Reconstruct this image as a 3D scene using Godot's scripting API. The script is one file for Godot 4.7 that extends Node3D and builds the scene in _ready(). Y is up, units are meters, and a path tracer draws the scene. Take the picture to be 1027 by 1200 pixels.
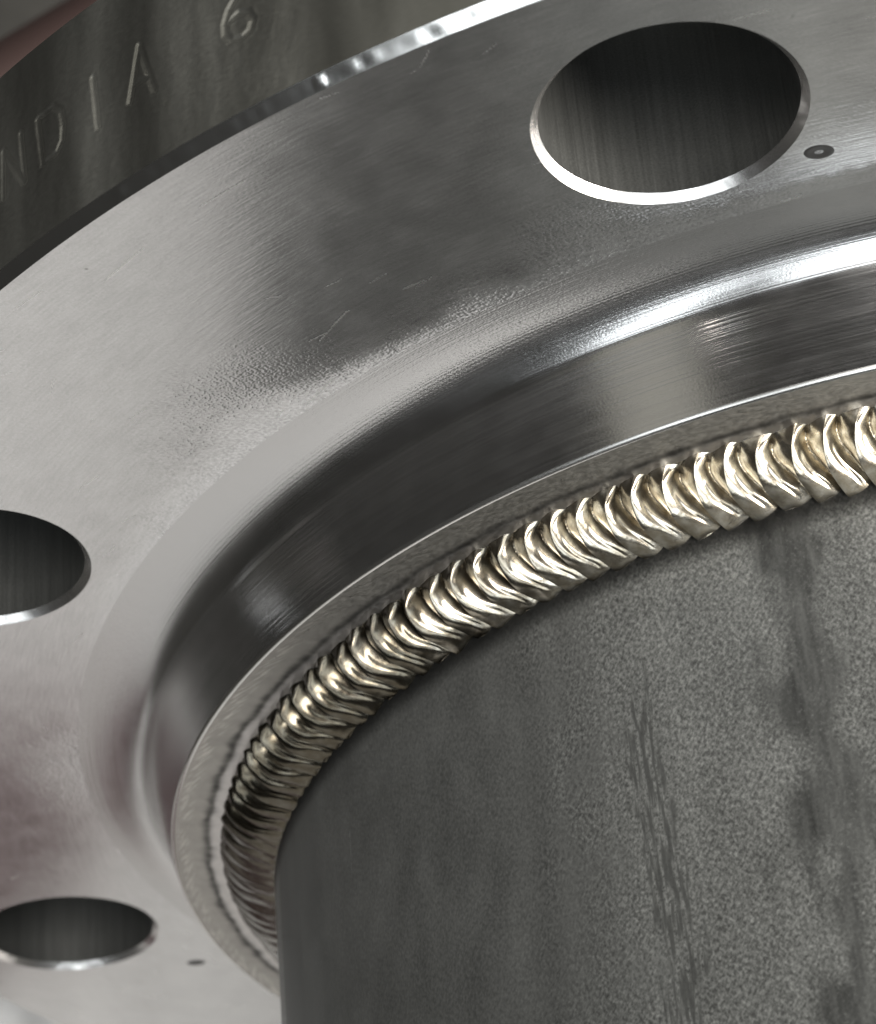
extends Node3D

# A forged slip-on flange fillet-welded to a pipe, axis along +Z, lying on a pale floor at y = 0.
const AXIS := 0.1399          # height of the flange axis over the floor
const R_FACE := 0.1389        # outer edge of the face, where the rim chamfer begins
const R_RIM := 0.1399
const R_BOLT := 0.12065
const R_HOLE := 0.01092
const R_HOLE_EDGE := 0.0116
const R_FILLET := 0.10518      # where the hub fillet runs into the face
const Z_BACK := -0.0235
const R_PIPE := 0.0838
const FIRST_HOLE := 111.86
const PITCH := 360.0 / 185.0           # degrees per weld ripple
const RIPPLE_FROM := 250.0

var rng := RandomNumberGenerator.new()
var assembly: Node3D


func _ready() -> void:
	rng.seed = 7
	add_camera()
	add_light()
	add_floor()
	add_assembly()
	add_background()


func add_camera() -> void:
	var cam := Camera3D.new()
	cam.name = "camera"
	cam.fov = 20.68
	cam.near = 0.01
	cam.far = 60.0
	var x := Vector3(0.99698144, 0.0, 0.07764024)
	var y := Vector3(0.06602, 0.52624615, -0.8477655)
	var z := Vector3(-0.04085788, 0.85033228, 0.52465765)
	cam.transform = Transform3D(Basis(x, y, z).orthonormalized(), Vector3(-0.07560357, 0.29148048 + AXIS, 0.14744792))
	var lens := CameraAttributesPhysical.new()
	lens.frustum_focal_length = 65.77
	lens.frustum_focus_distance = 0.252
	lens.frustum_near = 0.01
	lens.frustum_far = 60.0
	lens.exposure_aperture = 42.0
	cam.attributes = lens
	add_child(cam)
	cam.current = true


func add_light() -> void:
	var we := WorldEnvironment.new()
	we.name = "world_environment"
	var e := Environment.new()
	e.background_mode = Environment.BG_COLOR
	e.background_color = Color(0.040, 0.0395, 0.037).linear_to_srgb()
	e.tonemap_mode = Environment.TONE_MAPPER_LINEAR
	e.tonemap_exposure = 1.0
	e.sdfgi_enabled = true
	e.ssao_enabled = true
	e.ssil_enabled = true
	we.environment = e
	add_child(we)
	# strips of roof light that run away from the work, dark purlins between them
	var day := Color(0.95, 0.98, 1.0)
	window_light("roof_light", Vector3(-2.2, 2.25, 3.0), Vector2(0.85, 3.6), day, 1.4)
	window_light("roof_light", Vector3(-0.62, 2.25, 3.0), Vector2(0.95, 3.6), day, 1.4)
	window_light("roof_light", Vector3(0.95, 2.25, 3.0), Vector2(1.1, 3.6), day, 1.4)
	window_light("roof_light", Vector3(-2.1, 2.25, -0.9), Vector2(0.85, 3.2), Color(0.98, 0.97, 0.92), 0.16)
	window_light("roof_light", Vector3(-0.62, 2.25, -1.8), Vector2(0.95, 2.0), Color(0.98, 0.97, 0.92), 0.16)
	# an open doorway to the right, and a fill light added to brighten the bench
	window_light("doorway_light", Vector3(2.1, 0.78, 1.0), Vector2(1.5, 1.4), Color(1.0, 0.985, 0.96), 11.0, Vector3(-1.0, -0.12, -0.2))
	window_light("bench_fill_light", Vector3(0.12, 2.2, 0.75), Vector2(0.8, 0.8), Color(1.0, 0.99, 0.975), 9.0)


func window_light(called: String, at: Vector3, size: Vector2, tint: Color, energy: float, facing := Vector3.DOWN) -> void:
	var l := AreaLight3D.new()
	l.name = called
	l.area_normalize_energy = false
	l.area_size = size
	l.light_color = tint
	l.light_energy = energy
	l.shadow_enabled = true
	l.set("area_range", 8.0)
	l.set("area_attenuation", 2.0)
	add_child(l, true)
	l.look_at_from_position(at, at + facing, Vector3.BACK if absf(facing.y) > 0.9 else Vector3.UP)


# ---------------------------------------------------------------- helpers

func lin(r: float, g: float, b: float) -> Color:
	return Color(r, g, b).linear_to_srgb()


func metal(called: String, c: Color, rough: float, metallic := 1.0) -> StandardMaterial3D:
	var m := StandardMaterial3D.new()
	m.resource_name = called
	m.albedo_color = c
	m.metallic = metallic
	m.roughness = rough
	return m


func noise(s: int, freq: float, oct := 3, kind := FastNoiseLite.TYPE_SIMPLEX_SMOOTH) -> FastNoiseLite:
	var n := FastNoiseLite.new()
	n.seed = s
	n.frequency = freq
	n.noise_type = kind
	n.fractal_octaves = oct
	return n


func tex(im: Image) -> ImageTexture:
	return ImageTexture.create_from_image(im)


func byte(v: float) -> int:
	return clampi(int(v * 255.0 + 0.5), 0, 255)


func grey_image(w: int, h: int, data: PackedByteArray) -> Image:
	return Image.create_from_data(w, h, false, Image.FORMAT_L8, data)


func normal_image(w: int, h: int, data: PackedByteArray, depth: float) -> Image:
	var im := grey_image(w, h, data)
	im.convert(Image.FORMAT_RGBA8)
	im.bump_map_to_normal_map(depth)
	return im


# One mesh out of a grid of (nu+1) x (nv+1) points; normals from the grid itself, turned to agree with `out`.
func grid_mesh(nu: int, nv: int, pts: PackedVector3Array, uvs: PackedVector2Array, wrap_u: bool, outward: Callable, given := PackedVector3Array(), keep := PackedByteArray(), colors := PackedColorArray()) -> ArrayMesh:
	var w := nv + 1
	var nrm := given
	if nrm.is_empty():
		nrm.resize(pts.size())
		for i in nu + 1:
			var a := i - 1
			var b := i + 1
			if wrap_u:
				a = nu - 1 if i == 0 else a
				b = 1 if i == nu else b
			a = maxi(a, 0)
			b = mini(b, nu)
			for j in w:
				var du := pts[b * w + j] - pts[a * w + j]
				var dv := pts[i * w + mini(j + 1, nv)] - pts[i * w + maxi(j - 1, 0)]
				nrm[i * w + j] = du.cross(dv).normalized()
	var mid := (nu / 2) * w + nv / 2
	var flip: bool = nrm[mid].dot(outward.call(pts[mid])) < 0.0
	if flip and given.is_empty():
		for i in nrm.size():
			nrm[i] = -nrm[i]
	var fu := pts[mini(nu / 2 + 1, nu) * w + nv / 2] - pts[maxi(nu / 2 - 1, 0) * w + nv / 2]
	var fv := pts[(nu / 2) * w + mini(nv / 2 + 1, nv)] - pts[(nu / 2) * w + maxi(nv / 2 - 1, 0)]
	var same: bool = fu.cross(fv).dot(nrm[mid]) > 0.0
	var idx := PackedInt32Array()
	for i in nu:
		for j in nv:
			if not keep.is_empty() and keep[i * nv + j] == 0:
				continue
			var p := i * w + j
			var q := p + w
			if same:
				idx.append_array([p, p + 1, q, q, p + 1, q + 1])
			else:
				idx.append_array([p, q, p + 1, q, q + 1, p + 1])
	return array_mesh(pts, nrm, uvs, idx, colors)


func array_mesh(pts: PackedVector3Array, nrm: PackedVector3Array, uvs: PackedVector2Array, idx: PackedInt32Array, colors := PackedColorArray()) -> ArrayMesh:
	var arr := []
	arr.resize(Mesh.ARRAY_MAX)
	arr[Mesh.ARRAY_VERTEX] = pts
	arr[Mesh.ARRAY_NORMAL] = nrm
	arr[Mesh.ARRAY_TEX_UV] = uvs
	arr[Mesh.ARRAY_INDEX] = idx
	if not colors.is_empty():
		arr[Mesh.ARRAY_COLOR] = colors
	var m := ArrayMesh.new()
	m.add_surface_from_arrays(Mesh.PRIMITIVE_TRIANGLES, arr)
	return m


func part(called: String, mesh: Mesh, mat: Material, parent: Node3D, label := "") -> MeshInstance3D:
	var o := MeshInstance3D.new()
	o.name = called
	o.mesh = mesh
	o.material_override = mat
	if label:
		o.set_meta("label", label)
	parent.add_child(o, true)
	return o


func polar(deg: float, r: float, z: float) -> Vector3:
	var a := deg_to_rad(deg)
	return Vector3(r * cos(a), r * sin(a), z)


# profile: points (r, z) turned about the axis; u runs with the angle (times u_times), v along the profile
func lathe(profile: PackedVector2Array, segs: int, facing: Vector2, from := 0.0, to := 360.0, u_times := 1.0, u_zero := 0.0) -> ArrayMesh:
	var pts := PackedVector3Array()
	var uvs := PackedVector2Array()
	var nrm := PackedVector3Array()
	var n := profile.size()
	var pn := PackedVector2Array()
	var length := PackedFloat32Array([0.0])
	for j in n:
		var d := profile[mini(j + 1, n - 1)] - profile[maxi(j - 1, 0)]
		var q := Vector2(d.y, -d.x).normalized()
		pn.append(q)
		if j:
			length.append(length[j - 1] + profile[j].distance_to(profile[j - 1]))
	var turn := 1.0 if pn[n / 2].dot(facing) > 0.0 else -1.0
	for i in segs + 1:
		var deg := from + (to - from) * i / segs
		for j in n:
			pts.append(polar(deg, profile[j].x, profile[j].y))
			var k := pn[j] * turn
			nrm.append(polar(deg, k.x, k.y))
			uvs.append(Vector2((deg - u_zero) / 360.0 * u_times, length[j] / length[n - 1]))
	return grid_mesh(segs, n - 1, pts, uvs, false, func(p: Vector3) -> Vector3: return p, nrm)


# ---------------------------------------------------------------- the bench and the floor

func mottled(called: String, c: Color, rough: float, s: int, scale: float) -> StandardMaterial3D:
	var m := metal(called, c, rough, 0.0)
	m.uv1_triplanar = true
	m.uv1_world_triplanar = true
	m.uv1_scale = Vector3.ONE * scale
	var n := NoiseTexture2D.new()
	n.width = 512
	n.height = 512
	n.seamless = true
	n.noise = noise(s, 0.02, 5)
	var ramp := Gradient.new()
	ramp.set_color(0, Color(0.8, 0.8, 0.8))
	ramp.set_color(1, Color(1, 1, 1))
	n.color_ramp = ramp
	m.albedo_texture = n
	return m


func box_part(called: String, size: Vector3, at: Vector3, m: Material, parent: Node3D) -> MeshInstance3D:
	var b := BoxMesh.new()
	b.size = size
	var o := part(called, b, m, parent)
	o.position = at
	return o


func add_floor() -> void:
	var o := box_part("floor", Vector3(9.0, 0.1, 9.0), Vector3(0, -0.90, 0), mottled("dark concrete", lin(0.055, 0.052, 0.046), 0.85, 32, 2.0), self)
	o.set_meta("kind", "structure")
	o.set_meta("label", "dark workshop floor below the bench")
	var bench := Node3D.new()
	bench.name = "workbench"
	bench.set_meta("label", "pale grey workbench that the flange stands on")
	bench.set_meta("category", "workbench")
	add_child(bench)
	bench.rotation.y = deg_to_rad(-26.0)
	bench.position = Vector3(-0.22, -0.85, -0.03) + Vector3(0.625, 0.0, 0.32).rotated(Vector3.UP, deg_to_rad(-26.0))
	box_part("bench_top", Vector3(1.25, 0.03, 1.12), Vector3(0, 0.835, 0), mottled("pale bench top", lin(0.57, 0.565, 0.56), 0.7, 31, 8.0), bench)
	for sx in [-0.55, 0.55]:
		for sz in [-0.48, 0.48]:
			box_part("leg", Vector3(0.06, 0.82, 0.06), Vector3(sx, 0.41, sz), metal("leg paint", lin(0.08, 0.09, 0.09), 0.5, 0.0), bench)


# ---------------------------------------------------------------- flange, weld and pipe

func add_assembly() -> void:
	assembly = Node3D.new()
	assembly.name = "welded_pipe_flange"
	add_child(assembly)
	assembly.set_meta("label", "round steel flange with bolt holes, fillet welded to a dark grey pipe")
	assembly.set_meta("category", "pipe flange")
	add_flange()
	add_pipe()
	add_weld()
	for c in assembly.get_children():
		c.position.y += AXIS


func face_material() -> StandardMaterial3D:
	var w := 1024
	var h := 2048
	var brushed := noise(3, 1.0, 3)
	var grain := noise(4, 0.42, 2)
	var cloud := noise(5, 0.018, 4)
	var ro := PackedByteArray()
	var bu := PackedByteArray()
	var al := PackedByteArray()
	ro.resize(w * h)
	bu.resize(w * h)
	al.resize(w * h)
	# matte, gritty patches beside the fillet: x, y (mm), radius
	var matte := [[-57.4, 83.5, 7.0], [-50.0, 93.0, 6.0], [-80.0, 71.0, 8.0], [-70.0, 75.0, 5.0], [-101.0, 1.0, 8.0], [-84.5, 64.0, 6.0], [-40.0, 90.0, 8.0]]
	var ragged := noise(6, 0.03, 5)
	for y in h:
		var mm_y := 140.0 - 280.0 * (y + 0.5) / h
		for x in w:
			var mm_x := -140.0 + 140.0 * (x + 0.5) / w
			var i := y * w + x
			var r := sqrt(mm_x * mm_x + mm_y * mm_y)
			if r < 102.0 or r > 140.5:
				continue
			var a := atan2(mm_y, mm_x)
			var br := brushed.get_noise_2d(r * 4.5, a * 22.0)
			var g := grain.get_noise_2d(x, y)
			var c := cloud.get_noise_2d(mm_x * 8.0, mm_y * 8.0)
			var patch := 0.0
			var rag := ragged.get_noise_2d(mm_x * 60.0 + mm_y * 50.0, mm_y * 6.0 - mm_x * 6.0)
			if true:
				for p in matte:
					var dx: float = mm_x - p[0]
					var dy: float = mm_y - p[1]
					var q: float = (dx * dx + dy * dy) / (p[2] * p[2])
					if q < 7.0:
						patch = maxf(patch, smoothstep(3.2, 0.0, q + rag * 0.6 + c * 0.6))
			var near_hub := smoothstep(111.0, 104.5, r + c * 8.0 + g * 2.0 + rag * 2.0) * smoothstep(108.0, 118.0, rad_to_deg(a)) * smoothstep(158.0, 146.0, rad_to_deg(a))
			patch = maxf(patch, near_hub)
			ro[i] = byte(clampf(0.235 + 0.02 * br + 0.03 * c + patch * (0.03 + 0.03 * g), 0.15, 0.267))
			bu[i] = byte(0.5 + 0.10 * br + 0.02 * g + patch * (g * 0.45 + rag * 0.2))
			al[i] = byte(0.90 + 0.03 * c + 0.06 * br + 0.05 * g + patch * 0.12 * g + 0.05 * rag * patch)
	# scratches left by handling and by a hand brush
	for k in 160:
		var sa := rng.randf_range(deg_to_rad(100.0), deg_to_rad(220.0))
		var sr := rng.randf_range(103.0, 138.0)
		var p := Vector2(cos(sa), sin(sa)) * sr
		var dir := Vector2.from_angle(rng.randf_range(-0.5, 0.5) + (sa + PI / 2.0 if k % 3 else deg_to_rad(55.0)))
		var len_mm := rng.randf_range(0.6, 2.5 if k % 5 else 6.0)
		var deep := rng.randf_range(0.02, 0.14)
		var steps := int(len_mm * 8.0)
		for q in steps:
			var at := p + dir * (len_mm * q / steps) + dir.orthogonal() * 0.12 * sin(q * 0.05)
			var px := int((at.x + 140.0) / 140.0 * w)
			var py := int((140.0 - at.y) / 280.0 * h)
			if px >= 0 and px < w and py >= 0 and py < h:
				var o := py * w + px
				bu[o] = clampi(bu[o] - int(deep * 255.0), 0, 255)
				ro[o] = clampi(ro[o] + int(deep * 160.0), 0, 255)
	# dark specks
	for k in 70:
		var px := rng.randi_range(4, w - 5)
		var py := rng.randi_range(4, h - 5)
		var dark := rng.randf_range(0.6, 0.9)
		for q in rng.randi_range(1, 4):
			al[(py + q / 2) * w + px + q % 2] = int(al[(py + q / 2) * w + px + q % 2] * dark)
	var m := metal("machined flange face", lin(0.74, 0.73, 0.72), 1.0)
	m.albedo_texture = tex(grey_image(w, h, al))
	m.roughness_texture = tex(grey_image(w, h, ro))
	m.normal_enabled = true
	var nm := normal_image(w, h, bu, 0.8)
	var nd := nm.get_data()
	# hand blending has dished the face where it runs into the fillet, further out in some places than others
	var tongues := [[124.6, 1.6, 3.6], [118.0, 2.6, 5.0], [138.5, 3.4, 5.5], [146.0, 5.0, 2.5], [132.5, 2.0, 0.8]]
	for y in range(0, 1300):
		var mm_y := 140.0 - 280.0 * (y + 0.5) / h
		for x in w:
			var mm_x := -140.0 + 140.0 * (x + 0.5) / w
			var r2 := mm_x * mm_x + mm_y * mm_y
			if r2 < 10800.0 or r2 > 13900.0:
				continue
			var r := sqrt(r2)
			var a := atan2(mm_y, mm_x)
			var deg := rad_to_deg(a)
			var rim := 106.0 + 1.2 * cloud.get_noise_2d(mm_x * 20.0, mm_y * 20.0)
			for q in tongues:
				rim += q[2] * exp(-pow((deg - q[0]) / q[1], 2.0))
			var lean := 0.48 * smoothstep(rim + 2.5, 104.8, r) * blended(deg)
			if lean > 0.002:
				var o := (y * w + x) * 4
				lean *= 1.0 + 0.5 * grain.get_noise_2d(x, y)
				nd[o] = clampi(nd[o] + int(lean * cos(a) * 127.0), 0, 255)
				nd[o + 1] = clampi(nd[o + 1] + int(lean * sin(a) * 127.0), 0, 255)
	nm = Image.create_from_data(w, h, false, Image.FORMAT_RGBA8, nd)
	m.normal_scale = 0.5
	m.normal_texture = tex(nm)
	return m


# the flat face, made of eight sectors, each with the round opening of its bolt hole
func face_mesh() -> ArrayMesh:
	var pts := PackedVector3Array()
	var uvs := PackedVector2Array()
	var nrm := PackedVector3Array()
	var idx := PackedInt32Array()
	var half := PI / 8.0
	var c := Vector2(R_BOLT, 0.0)
	var dirs: Array[float] = []
	for i in 256:
		dirs.append(TAU * i / 256.0)
	for s in [-1.0, 1.0]:
		for r in [R_FILLET, R_FACE]:
			var corner: Vector2 = Vector2(cos(half), s * sin(half)) * r - c
			dirs.append(fposmod(corner.angle(), TAU))
	dirs.sort()
	for k in 8:
		var turn := deg_to_rad(FIRST_HOLE + 45.0 * k)
		var start := pts.size()
		for a in dirs:
			var d := Vector2(cos(a), sin(a))
			var far := 1.0
			var b := c.dot(d)
			far = minf(far, -b + sqrt(b * b - c.length_squared() + R_FACE * R_FACE))
			var inner := b * b - c.length_squared() + R_FILLET * R_FILLET
			if inner > 0.0 and -b - sqrt(inner) > 0.0:
				far = minf(far, -b - sqrt(inner))
			for s in [-1.0, 1.0]:
				var nn := Vector2(-sin(half), s * cos(half))
				var dn := d.dot(nn)
				if dn > 1e-6:
					far = minf(far, -c.dot(nn) / dn)
			for e in [R_HOLE_EDGE, far]:
				var p: Vector2 = (c + d * e).rotated(turn)
				pts.append(Vector3(p.x, p.y, 0.0))
				nrm.append(Vector3.BACK)
				uvs.append(Vector2((p.x + 0.14) / 0.14, (0.14 - p.y) / 0.28))
		var n := dirs.size()
		for i in n:
			var p0 := start + 2 * i
			var q0 := start + 2 * ((i + 1) % n)
			idx.append_array([p0, q0, p0 + 1, q0, q0 + 1, p0 + 1])
	return array_mesh(pts, nrm, uvs, idx)


func arc_profile(c: Vector2, r: float, a0: float, a1: float, n: int) -> PackedVector2Array:
	var out := PackedVector2Array()
	for i in n + 1:
		var a := deg_to_rad(lerpf(a0, a1, float(i) / n))
		out.append(c + Vector2(cos(a), sin(a)) * r)
	return out


func hub_material() -> StandardMaterial3D:
	# lathe grooves: u along the arc, v from the face to the end of the hub
	var w := 2048
	var h := 256
	var line := noise(11, 0.35, 3)
	var fine := noise(12, 0.5, 2)
	var cloud := noise(13, 0.02, 3)
	var ro := PackedByteArray()
	var bu := PackedByteArray()
	for y in h:
		var fillet := smoothstep(0.55, 0.2, float(y) / h)
		for x in w:
			var l := line.get_noise_2d(x * 0.002, y)
			var f := fine.get_noise_2d(x, y * 2.0)
			var c := cloud.get_noise_2d(x, y)
			var gritty := smoothstep(0.30, 0.16, absf(float(x) / w - 0.36)) * fillet
			ro.append(byte(clampf(0.18 + 0.05 * l + 0.03 * c + 0.06 * fillet + gritty * (0.05 + 0.05 * f), 0.1, 0.265)))
			bu.append(byte(0.5 + 0.30 * l + 0.05 * f + gritty * 0.3 * f))
	var m := metal("turned hub", lin(0.52, 0.51, 0.50), 1.0)
	m.roughness_texture = tex(grey_image(w, h, ro))
	m.normal_enabled = true
	m.normal_scale = 0.15
	m.normal_texture = tex(normal_image(w, h, bu, 2.5))
	return m


func end_face_material() -> Array:
	# heat-tinted end of the hub beside the weld: a wavy dark line of oxide and a row of burrs along its outer edge
	var w := 2048
	var h := 96
	var wave := noise(21, 0.012, 4)
	var fine := noise(22, 0.10, 3)
	var streak := noise(23, 0.05, 3)
	var rgb8 := PackedByteArray()
	var ro := PackedByteArray()
	var bu := PackedByteArray()
	for y in h:
		var v := (y + 0.5) / h          # 0 at the outer edge, 1 at the weld
		for x in w:
			var f := fine.get_noise_2d(x, y)
			var at := 0.63 + 0.07 * wave.get_noise_2d(x, 0.0)
			var thick := 0.085 + 0.05 * wave.get_noise_2d(x * 2.0, 50.0)
			var dark := exp(-pow((v - at) / thick, 2.0)) * (0.75 + 0.5 * wave.get_noise_2d(x * 3.0, 90.0))
			var inside := smoothstep(at, at + 0.08, v)
			var scribble := smoothstep(0.10, 0.35, fine.get_noise_2d(x * 0.9 + y * 1.6, 300.0 + y * 0.4)) * smoothstep(0.02, 0.08, v) * smoothstep(0.38, 0.2, v)
			var s := streak.get_noise_2d(x * 0.7, y * 0.5)
			var base := 0.70 + 0.02 * f + 0.04 * s + 0.12 * scribble - 0.40 * dark + 0.12 * inside
			rgb8.append(byte(base * (0.98 + 0.02 * inside)))
			rgb8.append(byte(base * (0.965 + 0.02 * inside)))
			rgb8.append(byte(base * (0.94 + 0.04 * inside)))
			ro.append(byte(0.44 + 0.10 * f - 0.12 * scribble + 0.1 * dark - 0.1 * inside))
			bu.append(byte(0.5 + 0.12 * f + 0.25 * scribble - 0.35 * dark + 0.1 * s))
	var m := metal("heat tinted steel", lin(0.80, 0.79, 0.77), 1.0)
	m.albedo_texture = tex(Image.create_from_data(w, h, false, Image.FORMAT_RGB8, rgb8))
	m.roughness_texture = tex(grey_image(w, h, ro))
	m.normal_enabled = true
	m.normal_scale = 0.09
	m.normal_texture = tex(normal_image(w, h, bu, 3.0))
	return [m]


func blended(deg: float) -> float:
	# where the face was blended into the fillet by hand
	return smoothstep(92.0, 100.0, deg) * smoothstep(170.0, 152.0, deg)


func add_flange() -> void:
	var flange := part("flange_plate", face_mesh(), face_material(), assembly)
	# hub: concave fillet out of the face, then the drafted cone
	# it leaves the face gently and tightens towards the cone
	var n_cone := Vector2(0.9659, 0.2588)
	var prof := PackedVector2Array([Vector2(R_FILLET, 0.0)])
	var pen := prof[0]
	for i in 560:
		var lean := deg_to_rad(75.0) * pow((i + 0.5) / 560.0, 1.7)
		pen += Vector2(-cos(lean), sin(lean)) * (0.0098 / 560.0)
		if i % 20 == 19:
			prof.append(pen)
	var c0 := pen
	var c1 := Vector2(0.0951, 0.0118)
	for i in range(1, 12):
		prof.append(c0.lerp(c1, i / 11.0))
	var hub := lathe(prof, 900, n_cone, 0.0, 360.0, 2.4, 90.0)
	# the blended face keeps its lean as it enters the fillet
	var arr := hub.surface_get_arrays(0)
	var hv: PackedVector3Array = arr[Mesh.ARRAY_VERTEX]
	var hn: PackedVector3Array = arr[Mesh.ARRAY_NORMAL]
	for i in hv.size():
		var deg := fposmod(rad_to_deg(atan2(hv[i].y, hv[i].x)), 360.0)
		var tilt := acos(clampf(hn[i].z, -1.0, 1.0))
		tilt += 0.236 * blended(deg) * exp(-tilt / 0.35)
		hn[i] = polar(deg, sin(tilt), cos(tilt))
	arr[Mesh.ARRAY_NORMAL] = hn
	hub.clear_surfaces()
	hub.add_surface_from_arrays(Mesh.PRIMITIVE_TRIANGLES, arr)
	part("hub", hub, hub_material(), assembly)
	# rounded edge of the hub and its heat-tinted end
	var edge := PackedVector2Array([c1, Vector2(0.09502, 0.01198), Vector2(0.09490, 0.01212), Vector2(0.09472, 0.01219)])
	part("hub_edge", lathe(edge, 900, Vector2(0.7, 0.7)), metal("bright edge", lin(0.62, 0.6, 0.57), 0.25), assembly)
	var land := PackedVector2Array()
	for i in 9:
		land.append(Vector2(0.09472, 0.01219).lerp(Vector2(0.0890, 0.01240), i / 8.0))
	part("hub_end_face", lathe(land, 720, Vector2(0, 1), 0.0, 360.0, 3.0, 90.0), end_face_material()[0], assembly, "heat tinted ring of the hub beside the weld")
	# rim, with its chamfer, its stamped letters and the back
	var rim_mat := rim_material()
	add_chamfer()
	add_rim(rim_mat)
	var back := PackedVector2Array([Vector2(R_RIM, -0.0228), Vector2(0.1392, Z_BACK), Vector2(0.108, Z_BACK), Vector2(0.108, Z_BACK - 0.0016), Vector2(0.0845, Z_BACK - 0.0016)])
	for i in back.size() - 1:
		part("back_face", lathe(PackedVector2Array([back[i], back[i + 1]]), 360, Vector2(0.4, -1)), rim_mat, assembly)
	# bolt holes
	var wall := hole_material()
	var bright := metal("bevelled hole edge", lin(0.64, 0.62, 0.60), 0.26)
	for k in 8:
		var hole := Node3D.new()
		hole.name = "bolt_hole"
		assembly.add_child(hole, true)
		var a := FIRST_HOLE + 45.0 * k
		var at := polar(a, R_BOLT, 0.0)
		var pw := PackedVector2Array()
		for i in 13:
			pw.append(Vector2(R_HOLE, lerpf(-0.0007, Z_BACK + 0.0001, i / 12.0)))
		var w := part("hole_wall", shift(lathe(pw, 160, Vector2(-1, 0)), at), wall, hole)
		w.rotation = Vector3.ZERO
		part("bevelled_edge", shift(bevel_ring(k), at), bright, hole)
	for s in [[-0.03188, 0.10618, 0.0013, 20.0], [-0.09638, -0.05727, 0.0012, 8.0]]:
		add_punch_mark(Vector3(s[0], s[1], 0.0), s[2], s[3])


func shift(m: ArrayMesh, by: Vector3) -> ArrayMesh:
	var arr := m.surface_get_arrays(0)
	var v: PackedVector3Array = arr[Mesh.ARRAY_VERTEX]
	for i in v.size():
		v[i] += by
	arr[Mesh.ARRAY_VERTEX] = v
	var out := ArrayMesh.new()
	out.add_surface_from_arrays(Mesh.PRIMITIVE_TRIANGLES, arr)
	return out


func bevel_ring(k: int) -> ArrayMesh:
	var n := noise(60 + k, 2.2, 3)
	var pts := PackedVector3Array()
	var uvs := PackedVector2Array()
	for i in 241:
		var deg := 360.0 * i / 240
		var a := deg_to_rad(deg)
		var j := n.get_noise_2d(cos(a) * 2.0, sin(a) * 2.0) * 0.00012
		for s in 4:
			var t := s / 3.0
			var rr := lerpf(R_HOLE_EDGE, R_HOLE, t) + j * sin(t * PI)
			pts.append(polar(deg, rr, lerpf(0.0, -0.0007, t) + j * 0.6 * sin(t * PI)))
			uvs.append(Vector2(deg / 360.0, t))
	return grid_mesh(240, 3, pts, uvs, true, func(p: Vector3) -> Vector3: return Vector3(-p.x, -p.y, 0.01))


func hole_material() -> StandardMaterial3D:
	var w := 512
	var h := 256
	var drill := noise(41, 0.30, 3)
	var fine := noise(42, 0.4, 2)
	var ro := PackedByteArray()
	var al := PackedByteArray()
	var bu := PackedByteArray()
	for y in h:
		for x in w:
			var d := drill.get_noise_2d(x, y * 0.01)
			var f := fine.get_noise_2d(x, y)
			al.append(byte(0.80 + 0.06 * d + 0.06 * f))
			ro.append(byte(0.50 + 0.08 * d + 0.06 * f))
			bu.append(byte(0.5 + 0.10 * d + 0.1 * f))
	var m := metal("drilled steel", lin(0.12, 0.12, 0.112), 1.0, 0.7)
	m.albedo_texture = tex(grey_image(w, h, al))
	m.roughness_texture = tex(grey_image(w, h, ro))
	m.normal_enabled = true
	m.normal_scale = 0.2
	m.normal_texture = tex(normal_image(w, h, bu, 2.0))
	return m


func add_punch_mark(at: Vector3, r: float, deg: float) -> void:
	# a ring-shaped dent left by a hardness test
	var prof := PackedVector2Array()
	for i in 15:
		var t := i / 14.0
		prof.append(Vector2(r * (1.0 - t) + 0.00001, 0.00003 * smoothstep(0.0, 0.15, t) - 0.00003 * smoothstep(0.2, 0.7, t)))
	var m := lathe(prof, 40, Vector2(0, 1))
	var o := part("punch_mark", m, metal("scorched dent", lin(0.07, 0.068, 0.066), 0.45), assembly)
	o.transform = Transform3D(Basis(Vector3.BACK, deg_to_rad(deg)).scaled(Vector3(1.0, 0.72, 1.0)), at)


func rim_material() -> StandardMaterial3D:
	var w := 1024
	var h := 256
	var band := noise(51, 0.012, 4)
	var fine := noise(52, 0.25, 3)
	var ro := PackedByteArray()
	var al := PackedByteArray()
	var bu := PackedByteArray()
	for y in h:
		for x in w:
			var b := band.get_noise_2d(x, y * 0.12)
			var f := fine.get_noise_2d(x * 0.5, y)
			al.append(byte(0.88 + 0.10 * b + 0.02 * f))
			ro.append(byte(maxf(0.285, 0.36 + 0.12 * b + 0.03 * f)))
			bu.append(byte(0.5 + 0.06 * f + 0.3 * b))
	var m := metal("rim steel", lin(0.74, 0.73, 0.67), 1.0)
	m.albedo_texture = tex(grey_image(w, h, al))
	m.roughness_texture = tex(grey_image(w, h, ro))
	m.normal_enabled = true
	m.normal_scale = 0.12
	m.normal_texture = tex(normal_image(w, h, bu, 2.0))
	return m


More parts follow.
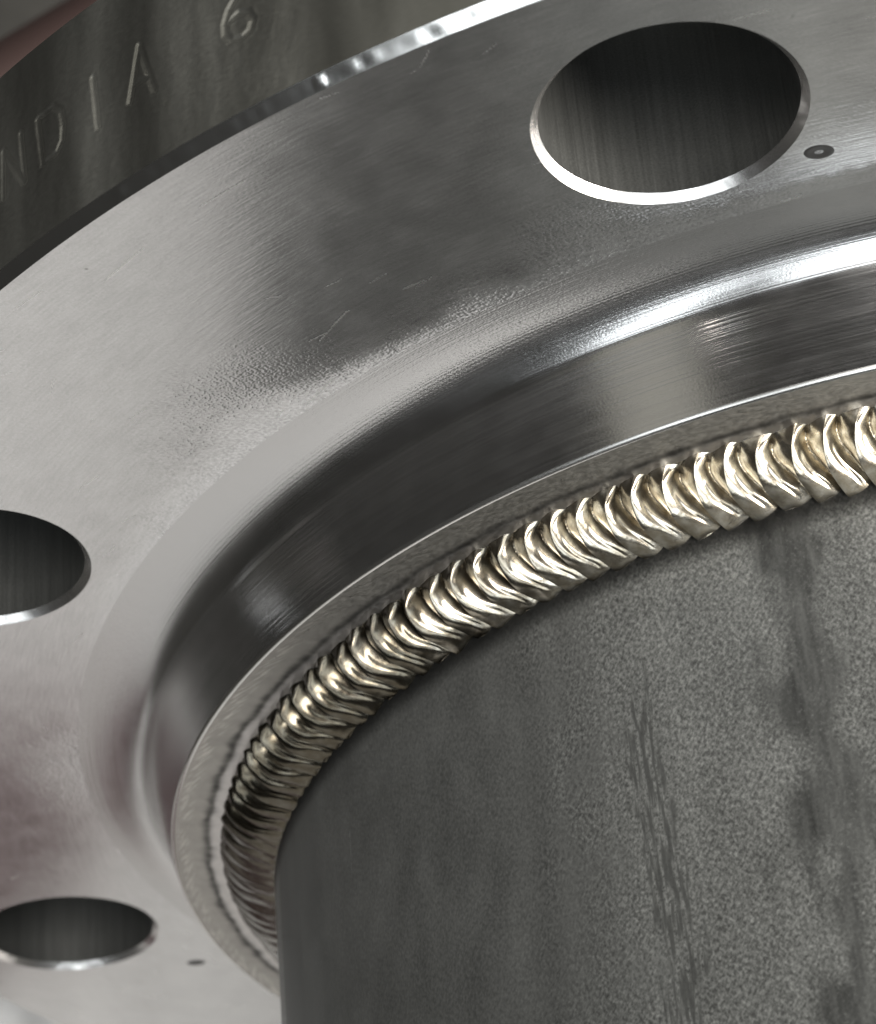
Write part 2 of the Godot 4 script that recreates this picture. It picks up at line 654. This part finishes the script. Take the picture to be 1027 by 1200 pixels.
func add_chamfer() -> void:
	var n := noise(71, 1.0, 3)
	var pts := PackedVector3Array()
	var uvs := PackedVector2Array()
	var segs := 2000
	for i in segs + 1:
		var deg := 360.0 * i / segs
		var a := deg_to_rad(deg)
		var j := n.get_noise_2d(cos(a) * 60.0, sin(a) * 60.0) * 0.00005
		var nick := exp(-pow((deg - 121.9) / 0.09, 2.0)) * 0.00010 + exp(-pow((deg - 130.6) / 0.22, 2.0)) * 0.00010
		for s in 5:
			var t := s / 4.0
			var k := (j + nick) * sin(t * PI)
			pts.append(polar(deg, lerpf(R_FACE, R_RIM, t) + k * 0.7, lerpf(0.0, -0.001, t) + k * 0.7))
			uvs.append(Vector2(deg / 360.0 * 8.0, t))
	part("rim_chamfer", grid_mesh(segs, 4, pts, uvs, true, func(p: Vector3) -> Vector3: return Vector3(p.x, p.y, 0.1)), metal("bevelled rim", lin(0.58, 0.57, 0.55), 0.17), assembly)


func add_rim(mat: Material) -> void:
	# stamped characters as strokes of (angle in degrees, z in mm)
	var letters := {
		"N": [[[136.75, -13.9], [136.72, -8.5]], [[136.70, -13.7], [135.5, -8.5]], [[135.68, -14.3], [135.45, -8.5]]],
		"D": [[[134.70, -14.3], [134.42, -8.9]], [[134.61, -14.4], [133.8, -14.4], [133.4, -13.4], [133.28, -11.6], [133.33, -10.0], [133.65, -8.95], [134.42, -8.9]]],
		"I": [[[131.67, -14.4], [131.45, -8.5]]],
		"A": [[[129.34, -14.5], [129.86, -8.9]], [[129.34, -14.5], [128.68, -8.5]], [[129.60, -10.6], [128.92, -10.4]]],
		"6": [[[124.88, -13.4], [125.23, -12.4], [125.43, -11.2], [125.43, -10.0], [125.2, -9.0], [124.75, -8.7], [124.36, -9.06], [124.24, -10.05], [124.42, -11.0], [124.8, -11.5], [125.3, -11.1]]],
	}
	var names := letters.keys()
	var segs: Array = []
	var k180 := R_RIM * PI / 180.0
	for li in names.size():
		for stroke in letters[names[li]]:
			for i in stroke.size() - 1:
				segs.append([Vector2(stroke[i][0] * k180, stroke[i][1] * 0.001), Vector2(stroke[i + 1][0] * k180, stroke[i + 1][1] * 0.001), li])
	var a0 := 122.0
	var a1 := 140.0
	var nu := 380
	var nv := 190
	var pts := PackedVector3Array()
	var uvs := PackedVector2Array()
	var owner_of := PackedByteArray()
	owner_of.resize((nu + 1) * (nv + 1))
	var rough := noise(77, 0.9, 3)
	for i in nu + 1:
		var deg := lerpf(a0, a1, float(i) / nu)
		for j in nv + 1:
			var z := lerpf(-0.001, -0.0228, float(j) / nv)
			var dr := 0.0
			if deg > 123.5 and deg < 137.8 and z < -0.0074 and z > -0.0157:
				var p := Vector2(deg * k180, z)
				var best := 1.0
				for s in segs:
					var mid: Vector2 = (s[0] + s[1]) * 0.5
					if absf(mid.x - p.x) > 0.004:
						continue
					var q: Vector2 = Geometry2D.get_closest_point_to_segment(p, s[0], s[1])
					var dd := q.distance_to(p)
					if dd < best:
						best = dd
						owner_of[i * (nv + 1) + j] = s[2] + 1
				if best < 0.0009:
					dr = -0.00012 * smoothstep(0.00046, 0.00010, best) + 0.000012 * exp(-pow((best - 0.00056) / 0.00014, 2.0))
				else:
					owner_of[i * (nv + 1) + j] = 0
			var edge := minf(smoothstep(0.0, 0.04, float(i) / nu), smoothstep(1.0, 0.96, float(i) / nu)) * minf(smoothstep(0.0, 0.04, float(j) / nv), smoothstep(1.0, 0.96, float(j) / nv))
			dr += rough.get_noise_2d(i * 0.05, j * 0.02) * 0.00003 * edge
			pts.append(polar(deg, R_RIM + dr, z))
			uvs.append(Vector2(deg / 360.0 * 6.0, -z / 0.0235))
	var outward := func(p: Vector3) -> Vector3: return Vector3(p.x, p.y, 0.0)
	var keeps: Array = []
	for li in names.size() + 1:
		var kb := PackedByteArray()
		kb.resize(nu * nv)
		keeps.append(kb)
	for i in nu:
		for j in nv:
			var o: int = owner_of[i * (nv + 1) + j]
			keeps[o][i * nv + j] = 1
	var rim := part("rim", grid_mesh(nu, nv, pts, uvs, false, outward, PackedVector3Array(), keeps[0]), mat, assembly)
	for li in names.size():
		part("stamped_letter", grid_mesh(nu, nv, pts, uvs, false, outward, PackedVector3Array(), keeps[li + 1]), mat, rim, "stamped character %s" % names[li])
	var rest := PackedVector2Array()
	for j in 9:
		rest.append(Vector2(R_RIM, lerpf(-0.001, -0.0228, j / 8.0)))
	part("rim", lathe(rest, 1200, Vector2(1, 0), a1, a0 + 360.0, 6.0), mat, assembly)


# ---------------------------------------------------------------- the pipe

func pipe_material() -> StandardMaterial3D:
	# u: 66 degrees of the pipe from 106 to 172; v: 87.75 mm of its length
	var w := 1400
	var h := 1400
	var speck := noise(81, 0.42, 2, FastNoiseLite.TYPE_VALUE_CUBIC)
	var blot := noise(85, 0.13, 3)
	var coarse := noise(82, 0.010, 4)
	var axial := noise(83, 0.012, 4)
	var ragged := noise(84, 0.035, 4)
	var al := PackedByteArray()
	var ro := PackedByteArray()
	var bu := PackedByteArray()
	al.resize(w * h)
	ro.resize(w * h)
	bu.resize(w * h)
	for y in h:
		var z := 87.75 * (y + 0.5) / h
		var toe := 1.0 - 0.65 * smoothstep(20.0, 17.0, z)  # soot and the shade under the bead, painted dark into the pipe colour
		for x in w:
			var deg := 106.0 + 66.0 * (x + 0.5) / w
			var s := 0.75 * speck.get_noise_2d(x, y * 0.8) + 0.45 * blot.get_noise_2d(x, y * 0.7)
			var c := coarse.get_noise_2d(x, y * 0.5)
			var a := axial.get_noise_2d(x, y * 0.03)
			var rg := ragged.get_noise_2d(x * 1.5, y * 0.2)
			var right := smoothstep(135.0, 124.0, deg + c * 6.0)       # coarser scale towards the top of the pipe
			var band := exp(-pow((deg - 114.2 + c * 3.0) / 2.0, 2.0)) * smoothstep(-0.9, 0.6, 0.5 * rg + 1.2 * s)
			var streak := smoothstep(0.2, 0.8, exp(-pow((deg - 125.1 + (z - 45.0) * 0.03 + rg * 1.3) / 1.5, 2.0)) * smoothstep(24.0, 36.0, z + rg * 8.0)) * smoothstep(-0.15, 0.30, ragged.get_noise_2d(x * 3.2 + 500.0, y * 0.35) + 0.5 * s)
			var grit := s * (0.30 + 0.70 * right) * (1.0 - 0.8 * streak)
			var i := y * w + x
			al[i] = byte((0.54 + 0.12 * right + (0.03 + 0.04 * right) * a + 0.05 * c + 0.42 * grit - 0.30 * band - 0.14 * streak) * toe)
			ro[i] = byte(0.56 - 0.06 * right + 0.12 * s + 0.05 * c - 0.10 * streak)
			bu[i] = byte(0.5 + 0.40 * grit + 0.05 * c)
	# a few drag marks along and across the pipe
	for k in 46:
		var p := Vector2(rng.randf_range(0, w), rng.randf_range(0, h))
		var d := Vector2.from_angle(PI / 2.0 + rng.randf_range(-0.15, 0.15) if k % 4 else rng.randf_range(-0.6, 0.6))
		var light := rng.randf_range(-0.10, 0.16)
		for q in rng.randi_range(15, 130):
			var px := posmod(int(p.x + d.x * q), w)
			var py := posmod(int(p.y + d.y * q), h)
			al[py * w + px] = clampi(al[py * w + px] + int(light * 255.0), 0, 255)
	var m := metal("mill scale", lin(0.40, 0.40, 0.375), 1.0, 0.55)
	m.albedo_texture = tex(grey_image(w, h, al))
	m.roughness_texture = tex(grey_image(w, h, ro))
	m.normal_enabled = true
	m.normal_scale = 0.16
	m.normal_texture = tex(normal_image(w, h, bu, 3.0))
	return m


func add_pipe() -> void:
	var mat := pipe_material()
	var pts := PackedVector3Array()
	var uvs := PackedVector2Array()
	var nu := 720
	var nv := 40
	for i in nu + 1:
		var deg := 360.0 * i / nu
		for j in nv + 1:
			var z := lerpf(Z_BACK - 0.0012, 0.46, float(j) / nv)
			pts.append(polar(deg, R_PIPE, z))
			uvs.append(Vector2((deg - 106.0) / 66.0, z / 0.08775))
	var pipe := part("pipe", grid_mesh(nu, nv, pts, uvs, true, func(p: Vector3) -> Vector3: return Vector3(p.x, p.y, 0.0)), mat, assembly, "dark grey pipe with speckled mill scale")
	var bore := PackedVector2Array([Vector2(R_PIPE, 0.46), Vector2(0.0835, 0.4605), Vector2(0.0770, 0.4605), Vector2(0.0767, 0.46)])
	for i in 3:
		part("pipe_end", lathe(PackedVector2Array([bore[i], bore[i + 1]]), 180, Vector2(0, 1)), mat, pipe)
	var inner := PackedVector2Array([Vector2(0.0767, 0.46), Vector2(0.0767, Z_BACK - 0.0012)])
	part("pipe_bore", lathe(inner, 180, Vector2(-1, 0)), mat, pipe)


# ---------------------------------------------------------------- the weld

var amp := PackedFloat32Array()
var lobe := PackedFloat32Array()
var skew := PackedFloat32Array()
var step := PackedFloat32Array()
var weld_noise: FastNoiseLite
var weld_coarse: FastNoiseLite


func lerp_at(a: PackedFloat32Array, k: int, u: float) -> float:
	return lerpf(a[k], a[k + 1], u)


func weld_point(k: int, u: float, t: float) -> Vector3:
	# u crosses one ripple along the seam, t runs from the outer toe (on the hub) to the inner toe (on the pipe)
	var tc := clampf(t, 0.0, 1.0)
	var bow := -0.38 * pow(sin(PI * pow(tc, 0.88) * 0.96), 0.85) * lerp_at(skew, k, u)
	var deg := RIPPLE_FROM - PITCH * (k + u + bow + lerp_at(step, k, u))
	var calm := lerpf(0.12, 1.0, smoothstep(176.0, 158.0, deg))       # towards the lower left the bead is washed smooth
	# across one ripple: a petal that falls away from its sharp crest and widens towards the pipe,
	# then the steep flank that climbs to the next crest
	var low := smoothstep(0.14, 0.80, t)
	var valley := lerpf(0.40, 0.90, low)
	var mixed := 0.0
	if u < valley:
		mixed = 1.0 - pow(u / valley, lerpf(1.35, 2.4, low))
	else:
		mixed = pow((u - valley) / (1.0 - valley), lerpf(0.62, 0.9, low))
	var a := lerp_at(amp, k, u) * calm
	var across := smoothstep(-0.06, 0.16, t) * lerpf(1.0, lerp_at(lobe, k, u) * 0.50, smoothstep(0.50, 0.90, t))
	var h := 0.00075 * pow(maxf(sin(PI * tc), 0.0), 0.7)
	h += a * 0.00180 * across * (mixed - 0.5)
	# the lap line that runs from the crest down into the petal
	var lap := lerpf(0.22, 0.62, smoothstep(0.25, 0.88, t))
	h -= calm * 0.00009 * exp(-pow((u - lap) / 0.06, 2.0)) * smoothstep(0.24, 0.36, t) * smoothstep(0.94, 0.76, t)
	var arc := deg * 1.5
	h += weld_noise.get_noise_2d(arc * 3.0, t * 30.0) * 0.000008 + weld_coarse.get_noise_2d(arc, t * 4.0) * 0.00008
	var edge := 0.00018 * calm * (mixed - 0.55) + 0.0003 * weld_coarse.get_noise_2d(arc * 1.3, 90.0)
	var base := Vector2(0.0896, 0.01235).lerp(Vector2(0.08355, 0.01690), t) + Vector2(-0.815, 0.579) * (edge * (t * 2.0 - 1.0))
	var r := base.x + 0.579 * h
	var z := base.y + 0.815 * h
	return polar(deg, r, z)


func ripple_mesh(k: int, nu: int, nv: int) -> ArrayMesh:
	var pts := PackedVector3Array()
	var uvs := PackedVector2Array()
	var nrm := PackedVector3Array()
	for i in nu + 1:
		var u := float(i) / nu
		for j in nv + 1:
			var t := -0.04 + 1.08 * j / nv
			var p := weld_point(k, u, t)
			var e := 0.006
			var pu := weld_point(k, u + e, t) if i < nu else weld_point(k + 1, e, t)
			var pv := weld_point(k, u, t + e)
			pts.append(p)
			uvs.append(Vector2(k + u, t))
			var n := (pu - p).cross(pv - p).normalized()
			if n.dot(Vector3(p.x, p.y, 0.08)) < 0.0:
				n = -n
			nrm.append(n)
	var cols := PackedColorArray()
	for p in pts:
		# straw tint at right; grey-brown painted in for dark reflections towards the left
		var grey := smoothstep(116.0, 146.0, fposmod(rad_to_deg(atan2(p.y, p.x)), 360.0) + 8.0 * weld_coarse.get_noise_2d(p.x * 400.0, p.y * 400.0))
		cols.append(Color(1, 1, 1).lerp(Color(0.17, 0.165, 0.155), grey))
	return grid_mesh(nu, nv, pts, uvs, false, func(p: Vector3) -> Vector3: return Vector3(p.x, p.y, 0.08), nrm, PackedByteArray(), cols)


func weld_material() -> StandardMaterial3D:
	var m := metal("straw tinted weld metal", lin(0.73, 0.68, 0.59), 1.0)
	var n := NoiseTexture2D.new()
	n.width = 512
	n.height = 512
	n.seamless = true
	n.noise = noise(91, 0.02, 4)
	var ramp := Gradient.new()
	ramp.set_color(0, Color(0.78, 0.75, 0.70))
	ramp.set_color(1, Color(1.0, 1.0, 1.0))
	n.color_ramp = ramp
	m.albedo_texture = n
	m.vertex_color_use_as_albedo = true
	var r := NoiseTexture2D.new()
	r.width = 512
	r.height = 512
	r.seamless = true
	r.noise = noise(92, 0.05, 4)
	var ramp2 := Gradient.new()
	ramp2.set_color(0, Color(0.215, 0.215, 0.215))
	ramp2.set_color(1, Color(0.268, 0.268, 0.268))
	r.color_ramp = ramp2
	m.roughness_texture = r
	m.uv1_scale = Vector3(0.21, 0.5, 1.0)
	return m


func add_weld() -> void:
	weld_noise = noise(101, 0.35, 3)
	weld_coarse = noise(102, 0.35, 1)
	var count := 185
	for i in count + 2:
		amp.append(rng.randf_range(0.75, 1.2))
		lobe.append(rng.randf_range(0.7, 1.2))
		skew.append(rng.randf_range(0.85, 1.12))
		step.append(rng.randf_range(-0.08, 0.08))
	var mat := weld_material()
	var bead := Node3D.new()
	bead.name = "weld_bead"
	bead.set_meta("label", "straw coloured fillet weld of stacked ripples")
	assembly.add_child(bead)
	for k in count:
		var deg := RIPPLE_FROM - PITCH * k
		if deg > 102.0 and deg < 206.0:
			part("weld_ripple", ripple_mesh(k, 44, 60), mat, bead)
	# what lies beyond view runs on as one piece
	var st := SurfaceTool.new()
	st.begin(Mesh.PRIMITIVE_TRIANGLES)
	for k in count:
		var deg := RIPPLE_FROM - PITCH * k
		if not (deg > 102.0 and deg < 206.0):
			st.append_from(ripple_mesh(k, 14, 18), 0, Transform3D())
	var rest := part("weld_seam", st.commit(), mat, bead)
	rest.set_meta("kind", "stuff")


# ---------------------------------------------------------------- behind the rim

func add_background() -> void:
	var bar := Node3D.new()
	bar.name = "round_bar"
	add_child(bar)
	bar.set_meta("label", "reddish brown round bar lying on the bench behind the rim")
	bar.set_meta("category", "bar")
	var m := metal("red oxide primer", lin(0.036, 0.019, 0.016), 0.7, 0.0)
	var prof := PackedVector2Array([Vector2(0.0001, -0.09), Vector2(0.0125, -0.09), Vector2(0.014, -0.0885), Vector2(0.014, 0.0885), Vector2(0.0125, 0.09), Vector2(0.0001, 0.09)])
	part("bar_surface", lathe(prof, 64, Vector2(1, 0)), m, bar)
	bar.transform = Transform3D(Basis(Vector3.UP, deg_to_rad(125.6)), Vector3(-0.1155, 0.014, -0.215))
	# a maroon rag, crumpled on the bench just out of view, which the face mirrors
	var cloth := noise(121, 1.0, 4)
	var pts := PackedVector3Array()
	var uvs := PackedVector2Array()
	for i in 49:
		for j in 25:
			var a := TAU * i / 48.0
			var b := PI * j / 24.0
			var d := Vector3(sin(b) * cos(a), maxf(cos(b), -0.25), sin(b) * sin(a))
			var k := 1.0 + 0.35 * cloth.get_noise_3d(d.x * 2.0, d.y * 2.0, d.z * 2.0)
			pts.append(Vector3(d.x * 0.062, d.y * 0.018 + 0.0045, d.z * 0.027) * k)
			uvs.append(Vector2(i / 48.0, j / 24.0))
	var rag := part("rag", grid_mesh(48, 24, pts, uvs, true, func(p: Vector3) -> Vector3: return p), metal("maroon cloth", lin(0.060, 0.022, 0.027), 0.9, 0.0), self)
	rag.position = Vector3(-0.178, 0.0, 0.052)
	rag.rotation.y = deg_to_rad(-15.0)
	rag.set_meta("label", "crumpled maroon rag lying on the bench left of the flange")
	rag.set_meta("category", "rag")
